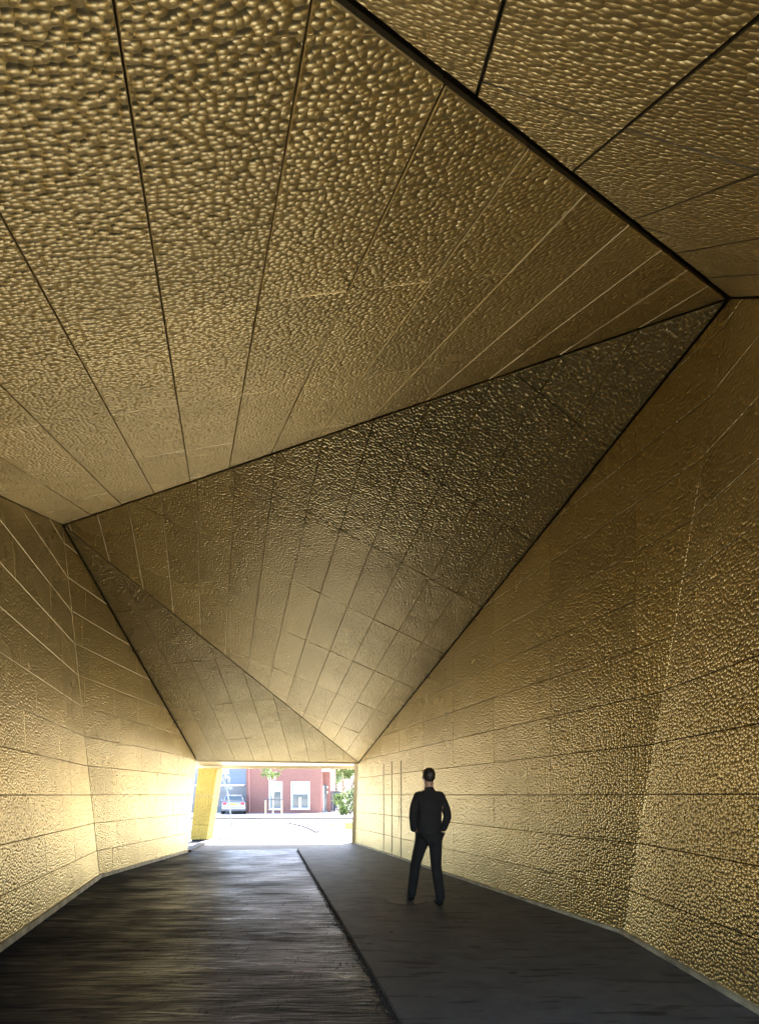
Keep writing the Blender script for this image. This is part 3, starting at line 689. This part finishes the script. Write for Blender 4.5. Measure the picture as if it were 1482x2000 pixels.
def leaves(bm, clumps, n, size, rnd):
    lay = bm.loops.layers.float_color.get('tone') or bm.loops.layers.float_color.new('tone')
    for _ in range(n):
        c, r = rnd.choice(clumps); c = Vector(c)
        d = Vector((rnd.gauss(0, 1), rnd.gauss(0, 1), rnd.gauss(0, 1))).normalized() * (rnd.random() ** .45)
        p = c + Vector((d.x * r[0], d.y * r[1], d.z * r[2]))
        a = Vector((rnd.gauss(0, 1), rnd.gauss(0, 1), rnd.gauss(0, .6))).normalized(); b = a.cross(Vector((rnd.gauss(0, 1), rnd.gauss(0, 1), rnd.gauss(0, 1)))).normalized()
        s = size * rnd.uniform(.6, 1.4)
        f = bm.faces.new([bm.verts.new(p - a * s), bm.verts.new(p + b * s * .5), bm.verts.new(p + a * s), bm.verts.new(p - b * s * .5)])
        t = rnd.random()
        for lp in f.loops: lp[lay] = (t, t, t, 1)
def tree(name, base, height, trunk_r, crown_r, crown_z, label, cat, n, lsize, mt_, seed, group=None, clumps_n=16, bark=BARK, limbs=7):
    rnd = random.Random(seed); base = Vector(base); root = empty(name, base, label, cat, group)
    bm = bmesh.new(); pts = [base + Vector((rnd.uniform(-.04, .04) * k, rnd.uniform(-.04, .04) * k, height * k / 5 - (.05 if k == 0 else 0))) for k in range(6)]
    tube(bm, pts, [trunk_r * (1 - .14 * k) for k in range(6)], 9)
    cl = []
    for k in range(clumps_n):
        a = rnd.random() * 6.283; e = rnd.uniform(-.7, 1); rr = rnd.uniform(.35, .85)
        c = base + Vector((math.cos(a) * crown_r * rr, math.sin(a) * crown_r * rr, crown_z + e * crown_r * .8))
        s = crown_r * rnd.uniform(.22, .42); cl.append((c, (s, s, s * .8)))
    for k in range(limbs):
        c = Vector(cl[k % len(cl)][0]); st = pts[2 + k % 3]; mid = (st + c) / 2 + Vector((0, 0, -.1))
        tube(bm, [st, mid, c], [trunk_r * .45, trunk_r * .3, trunk_r * .12], 6)
    obj('trunk', bm, bark, root)
    bm = bmesh.new(); leaves(bm, cl, n, lsize, rnd); obj('crown', bm, mt_, root)
    return root
tb_ = at(533, 1598)
tree('young_tree', (tb_.x, tb_.y, GZ), 2.7, .05, .95, 3.15, 'slender young street tree with pale trunk in front of the left window', 'tree', 1500, .06, LEAF, 3, bark=noise_mat('pale_bark', (.4, .38, .34), (.52, .5, .46), 8, .8), clumps_n=14)
gd = empty('tree_guard', (tb_.x, tb_.y - .05, GZ), 'two wooden stakes with a dark crossbar guarding the young tree', 'tree guard')
TY = tb_.y - .15
WOOD = noise_mat('pale_stake', (0.45, 0.36, 0.22), (0.58, 0.47, 0.3), 6, .75, stretch=(1, 1, .2))
for u in (518.5, 550.0):
    bm = bmesh.new(); tube(bm, [(X(u, TY), TY, .05), (X(u, TY), TY, Z(1563, TY))], .05, 9); obj('stake', bm, WOOD, gd)
bm = bmesh.new(); box(bm, X(515, TY), X(552.5, TY), TY - .08, TY - .052, Z(1563.4, TY), Z(1561.4, TY), 0, .004); obj('crossbar', bm, mat('dark_bar', (.09, .08, .09), .6), gd)
bm = bmesh.new(); box(bm, X(512, TY), X(553, TY), TY - .35, TY + .5, .094, .101); 
props(obj('tree_pit', bm, noise_mat('soil', (.03, .035, .025), (.07, .08, .05), 10, .9)), kind='structure')

# fence right of the house
FY = 43.0
fn = empty('board_fence', (X(653, FY), FY, GZ), 'dark grey vertical board fence beside the red house', 'fence')
bm = bmesh.new(); x = X(641, FY); xe = X(665, FY)
while x < xe:
    z1 = Z(1545.5, FY) + random.uniform(-.02, .02); box(bm, x, x + .11, FY, FY + .025, GZ + .12, z1, 0, .004); x += .125
obj('boards', bm, noise_mat('weathered_board', (0.05, 0.06, 0.08), (0.09, 0.10, 0.12), 5, .8, stretch=(6, 1, .3)), fn)
for xx in (X(641.5, FY), X(653, FY), X(665, FY)):
    bm = bmesh.new(); box(bm, xx - .05, xx + .05, FY + .026, FY + .12, 0, Z(1546.5, FY), 0, .005); obj('post', bm, mat('fence_post', (.08, .09, .1), .8), fn)
bm = bmesh.new(); box(bm, X(641, FY), X(665, FY), FY - .03, FY - .002, .09, GZ + .1, 0, .01); obj('gravel_board', bm, noise_mat('pale_concrete', (.5, .48, .4), (.6, .58, .5), 4, .8), fn)
# planting to the right, beyond
def shrub(px, y, w_, h_, label, seed, n=900, m_=LEAF, ls=.07):
    rnd = random.Random(seed); c = Vector((X(px, y), y, GZ)); root = empty('garden_shrub', c, label, 'shrub', None)
    bm = bmesh.new()
    cl = []
    for k in range(12):
        p = c + Vector((rnd.uniform(-1, 1) * w_ * .4, rnd.uniform(-1, 1) * w_ * .35, h_ * rnd.uniform(.2, .85))); s = w_ * rnd.uniform(.14, .26)
        cl.append((p, (s, s, s)))
        tube(bm, [c + Vector((rnd.uniform(-.05, .05), rnd.uniform(-.05, .05), 0)), (c + p) / 2 + Vector((0, 0, .05)), p], [.025, .016, .006], 5)
    obj('stems', bm, BARK, root)
    bm = bmesh.new(); leaves(bm, cl, n, ls, rnd); obj('foliage', bm, m_, root)
shrub(671, 39.5, 1.5, 1.7, 'light green garden shrub against the fence end', 21)
shrub(684, 38.5, 1.7, 1.9, 'taller bushy shrub at the right edge of the opening', 22, 1100)
shrub(676, 37.2, 1.0, .7, 'low pale shrub in front of the taller garden shrubs', 23, 600)
shrub(702, 38.2, 1.9, 2.1, 'bushy shrub hidden partly by the right jamb', 25, 900, LEAFD)
tree('broadleaf_tree', (X(690, 46), 46, 0), 3.8, .14, 1.75, 4.0, 'leafy light green tree behind the board fence', 'tree', 3600, .085, LEAF, 5, clumps_n=22)
tree('garden_tree', (X(669, 52), 52, 0), 3.2, .12, 1.15, 3.4, 'small round yellow green tree between conifer and leafy tree', 'tree', 1700, .08, LEAF, 8, clumps_n=14)
# conifer
rnd = random.Random(31); cb = Vector((X(656.5, 58), 58, 0)); ct = empty('conifer', cb, 'slim blue green conifer far behind the fence', 'tree')
bm = bmesh.new(); tube(bm, [cb, cb + Vector((0, 0, 3)), cb + Vector((0, 0, 6.2))], [.12, .08, .02], 7); obj('trunk', bm, BARK, ct)
bm = bmesh.new(); leaves(bm, [(cb + Vector((0, 0, 1 + k * .5)), (.75 * (1 - k / 12.5), .75 * (1 - k / 12.5), .4)) for k in range(11)], 2400, .07, rnd); obj('crown', bm, LEAFB, ct)
for i, (px, y, h_, r_) in enumerate(((640, 75, 4.5, 2.6), (712, 62, 5, 2.8), (735, 50, 4.5, 2.4), (300, 60, 6, 3))):
    tree('background_tree', (X(px, y), y, 0), h_, .2, r_, h_ + .3, ['distant dark tree seen above the fence top', 'spreading tree hidden mostly behind the right jamb', 'full tree beyond the right garden', 'tall tree beyond the clad house'][i], 'tree', 2200, .14, LEAFD, 40 + i, clumps_n=20)
# weedy grass patch
bm = bmesh.new(); lay = bm.loops.layers.float_color.new('tone'); rnd = random.Random(12)
for k in range(2600):
    a, b = (at(683 + rnd.gauss(0, 5), 1616 + rnd.gauss(0, 3)) if rnd.random() < .7 else at(rnd.uniform(640, 690), 1611 + rnd.gauss(0, 1.5))), 0
    if a.x > -.9: continue
    h_ = rnd.uniform(.03, .11); t = rnd.random(); dx = rnd.uniform(-.02, .02)
    f = bm.faces.new([bm.verts.new((a.x - .006, a.y, 0)), bm.verts.new((a.x + .006, a.y, 0)), bm.verts.new((a.x + dx, a.y + rnd.uniform(-.02, .02), h_))])
    for lp in f.loops: lp[lay] = (t, t, t, 1)
props(obj('grass', bm, leaf_mat('dry_grass', (.22, .22, .05), (.36, .34, .10))), 'sparse yellow green grass growing through the paving by the right jamb', 'grass', kind='stuff')

# ------------------------------------------------------------------ walking person
def skin(name, joints, edges, mat_, parent, root_i=0, sub=2):
    me = bpy.data.meshes.new(name); me.from_pydata([j[:3] for j in joints], edges, []); o = bpy.data.objects.new(name, me); link(o)
    md = o.modifiers.new('s', 'SKIN'); md.use_smooth_shade = True
    for i, j in enumerate(joints):
        sv_ = me.skin_vertices[0].data[i]; r = j[3]; sv_.radius = r if isinstance(r, tuple) else (r, r); sv_.use_root = (i == root_i)
    ms = o.modifiers.new('u', 'SUBSURF'); ms.levels = sub; ms.render_levels = sub
    dg = bpy.context.evaluated_depsgraph_get(); m2 = bpy.data.meshes.new_from_object(o.evaluated_get(dg)); bpy.data.objects.remove(o)
    m2.name = name; m2.materials.clear(); m2.materials.append(mat_); m2.shade_smooth()
    o = bpy.data.objects.new(name, m2); link(o); o.parent = parent; return o
def person():
    base = at(838, 1768); base.z = .03
    p = empty('person', base, 'tall person in dark clothes walking along the footpath beside the right wall', 'person')
    p.rotation_euler = (0, 0, math.radians(12))
    SKIN = mat('skin', (0.40, 0.24, 0.17), .5); HAIR = noise_mat('dark_hair', (0.012, 0.01, 0.009), (0.03, 0.024, 0.02), 60, .5)
    COAT = noise_mat('dark_jacket', (0.010, 0.010, 0.012), (0.018, 0.017, 0.02), 7, .9, bump=.02)
    JEAN = noise_mat('dark_trousers', (0.008, 0.008, 0.009), (0.014, 0.014, 0.016), 8, .9, bump=.015)
    SHOE = mat('black_shoe', (0.008, 0.008, 0.008), .7, 0, .2)
    s = 1.03
    # facing +Y; image-left leg trails, image-right leg forward of the camera side
    J = []; Ed = []
    def j(x, y, z, r, par=None):
        J.append((x * s, y * s, z * s, tuple(q * s for q in r) if isinstance(r, tuple) else r * s))
        if par is not None: Ed.append((par, len(J) - 1))
        return len(J) - 1
    pel = j(0, 0, .93, (.135, .10)); sp1 = j(0, .0, 1.06, (.115, .085), pel); sp2 = j(0, .005, 1.22, (.125, .09), sp1); ch = j(0, .0, 1.38, (.13, .09), sp2)
    nk = j(0, .005, 1.50, (.055, .055), ch); hd0 = j(0, .02, 1.575, (.062, .07), nk); hd1 = j(0, .03, 1.655, (.076, .092), hd0); hd2 = j(0, .02, 1.725, (.066, .08), hd1); j(0, .015, 1.765, (.035, .045), hd2)
    arms = {}
    for sd_, el, ha, hb in ((-1, (-.232, -.05, 1.13), (-.17, .055, .95), (-.14, .06, .90)), (1, (.236, -.07, 1.13), (.17, .055, .95), (.14, .06, .90))):
        sh = j(.155 * sd_, 0, 1.405, .052, ch); e = j(*el, .043, sh); wr = j(*ha, .03, e); hn = j(*hb, (.036, .02), wr)
        for k in range(4):
            f0 = j(hb[0] + (-.0) * sd_, hb[1] - .028 + k * .019, hb[2] - .05, .0095, hn); f1_ = j(hb[0] - .008 * sd_, hb[1] - .026 + k * .02, hb[2] - .088 + abs(k - 1.6) * .006, .0082, f0)
        t0 = j(hb[0] - .01 * sd_, hb[1] + .045, hb[2] - .005, .011, hn); j(hb[0] - .014 * sd_, hb[1] + .06, hb[2] - .04, .009, t0)
    legs = [((-.09, 0, .86), (-.145, .15, .50), (-.20, .15, .10)), ((.085, 0, .86), (.085, -.03, .48), (.08, -.22, .10))]
    for hp, kn, an in legs:
        a = j(*hp, .092, pel); b = j(*kn, .06, a); c = j(kn[0] * .55 + an[0] * .45, kn[1] * .55 + an[1] * .45 - .02, kn[2] * .55 + an[2] * .45, .055, b)
        d = j(*an, .038, c); j(an[0], an[1] + .07, .045, (.042, .03), d)
    skin('body', J, Ed, SKIN, p)
    # jacket
    K = []; G = []
    def q(x, y, z, r, par=None):
        K.append((x * s, y * s, z * s, tuple(v * s for v in r) if isinstance(r, tuple) else r * s))
        if par is not None: G.append((par, len(K) - 1))
        return len(K) - 1
    a = q(0, 0, .80, (.182, .142)); b = q(0, 0, .97, (.172, .135), a); c = q(0, 0, 1.2, (.182, .135), b); d = q(0, 0, 1.36, (.178, .13), c); e = q(0, .003, 1.475, (.075, .072), d); q(0, .008, 1.555, (.064, .066), e)
    for sd_, el, ha in ((-1, (-.232, -.05, 1.13), (-.195, .06, .94)), (1, (.236, -.07, 1.13), (.198, .05, .94))):
        sh = q(.160 * sd_, 0, 1.405, .076, d); m_ = q(.212 * sd_, -.025, 1.28, .064, sh); l = q(*el, .06, m_); q(*ha, .046, l)
    skin('jacket', K, G, COAT, p, 2)
    K.clear(); G.clear()
    a = q(0, 0, .93, (.15, .115))
    for hp, kn, an in legs:
        h1 = q(*hp, .108, a); h2 = q((hp[0] + kn[0]) / 2, (hp[1] + kn[1]) / 2, (hp[2] + kn[2]) / 2, .09, h1); k1 = q(*kn, .075, h2)
        c = q(kn[0] * .5 + an[0] * .5, kn[1] * .5 + an[1] * .5 - .01, kn[2] * .5 + an[2] * .5, .072, k1); l_ = q(an[0], an[1], an[2] + .02, .066, c); q(an[0], an[1] + .005, an[2] - .045, .068, l_)
    skin('trousers', K, G, JEAN, p)
    bm = bmesh.new(); bmesh.ops.create_uvsphere(bm, u_segments=36, v_segments=24, radius=1)
    rn = random.Random(4)
    for v in bm.verts:
        d_ = v.co.copy(); k_ = 1 + .025 * math.sin(d_.x * 9 + 1) * math.sin(d_.z * 11) + rn.uniform(-.008, .008)
        v.co = Vector((d_.x * .083 * k_, .006 + d_.y * .101 * k_, 1.692 + d_.z * (.098 if d_.z > 0 else .115) * k_)) * s
    bmesh.ops.delete(bm, geom=[v for v in bm.verts if (v.co.y > .035 * s and v.co.z < 1.715 * s) or v.co.z < (1.585 + max(0, v.co.y + .06) * .7) * s], context='VERTS')
    o = obj('hair', bm, HAIR, None, True); o.parent = p
    for hp, kn, an in legs:
        K.clear(); G.clear()
        a = q(an[0], an[1] - .035, .045, (.046, .042)); b = q(an[0], an[1] + .06, .045, (.048, .04), a); q(an[0], an[1] + .19, .032, (.042, .028), b)
        skin('shoe', K, G, SHOE, p)
    # face: nose, eyes, ears
    bm = bmesh.new(); tube(bm, [(0, .112 * s, 1.675 * s), (0, .128 * s, 1.645 * s), (0, .118 * s, 1.630 * s)], [.008, .014, .012], 8); o = obj('nose', bm, SKIN, None, True); o.parent = p
    for sd_ in (-1, 1):
        bm = bmesh.new(); bmesh.ops.create_uvsphere(bm, u_segments=10, v_segments=8, radius=.012, matrix=Matrix.Translation((.03 * sd_ * s, .108 * s, 1.67 * s))); o = obj('eye', bm, mat('eye_white', (.7, .7, .68), .3), None, True); o.parent = p
        bm = bmesh.new(); bmesh.ops.create_uvsphere(bm, u_segments=10, v_segments=8, radius=.026, matrix=Matrix.Translation((.081 * sd_ * s, .02 * s, 1.655 * s)) @ Matrix.Diagonal((.35, .7, 1.1, 1))); o = obj('ear', bm, SKIN, None, True); o.parent = p
    bm = bmesh.new(); tube(bm, [(-.022 * s, .104 * s, 1.603 * s), (0, .112 * s, 1.601 * s), (.022 * s, .104 * s, 1.603 * s)], [.004, .007, .004], 8); o = obj('mouth', bm, mat('lips', (.35, .13, .11), .5), None, True); o.parent = p
person()
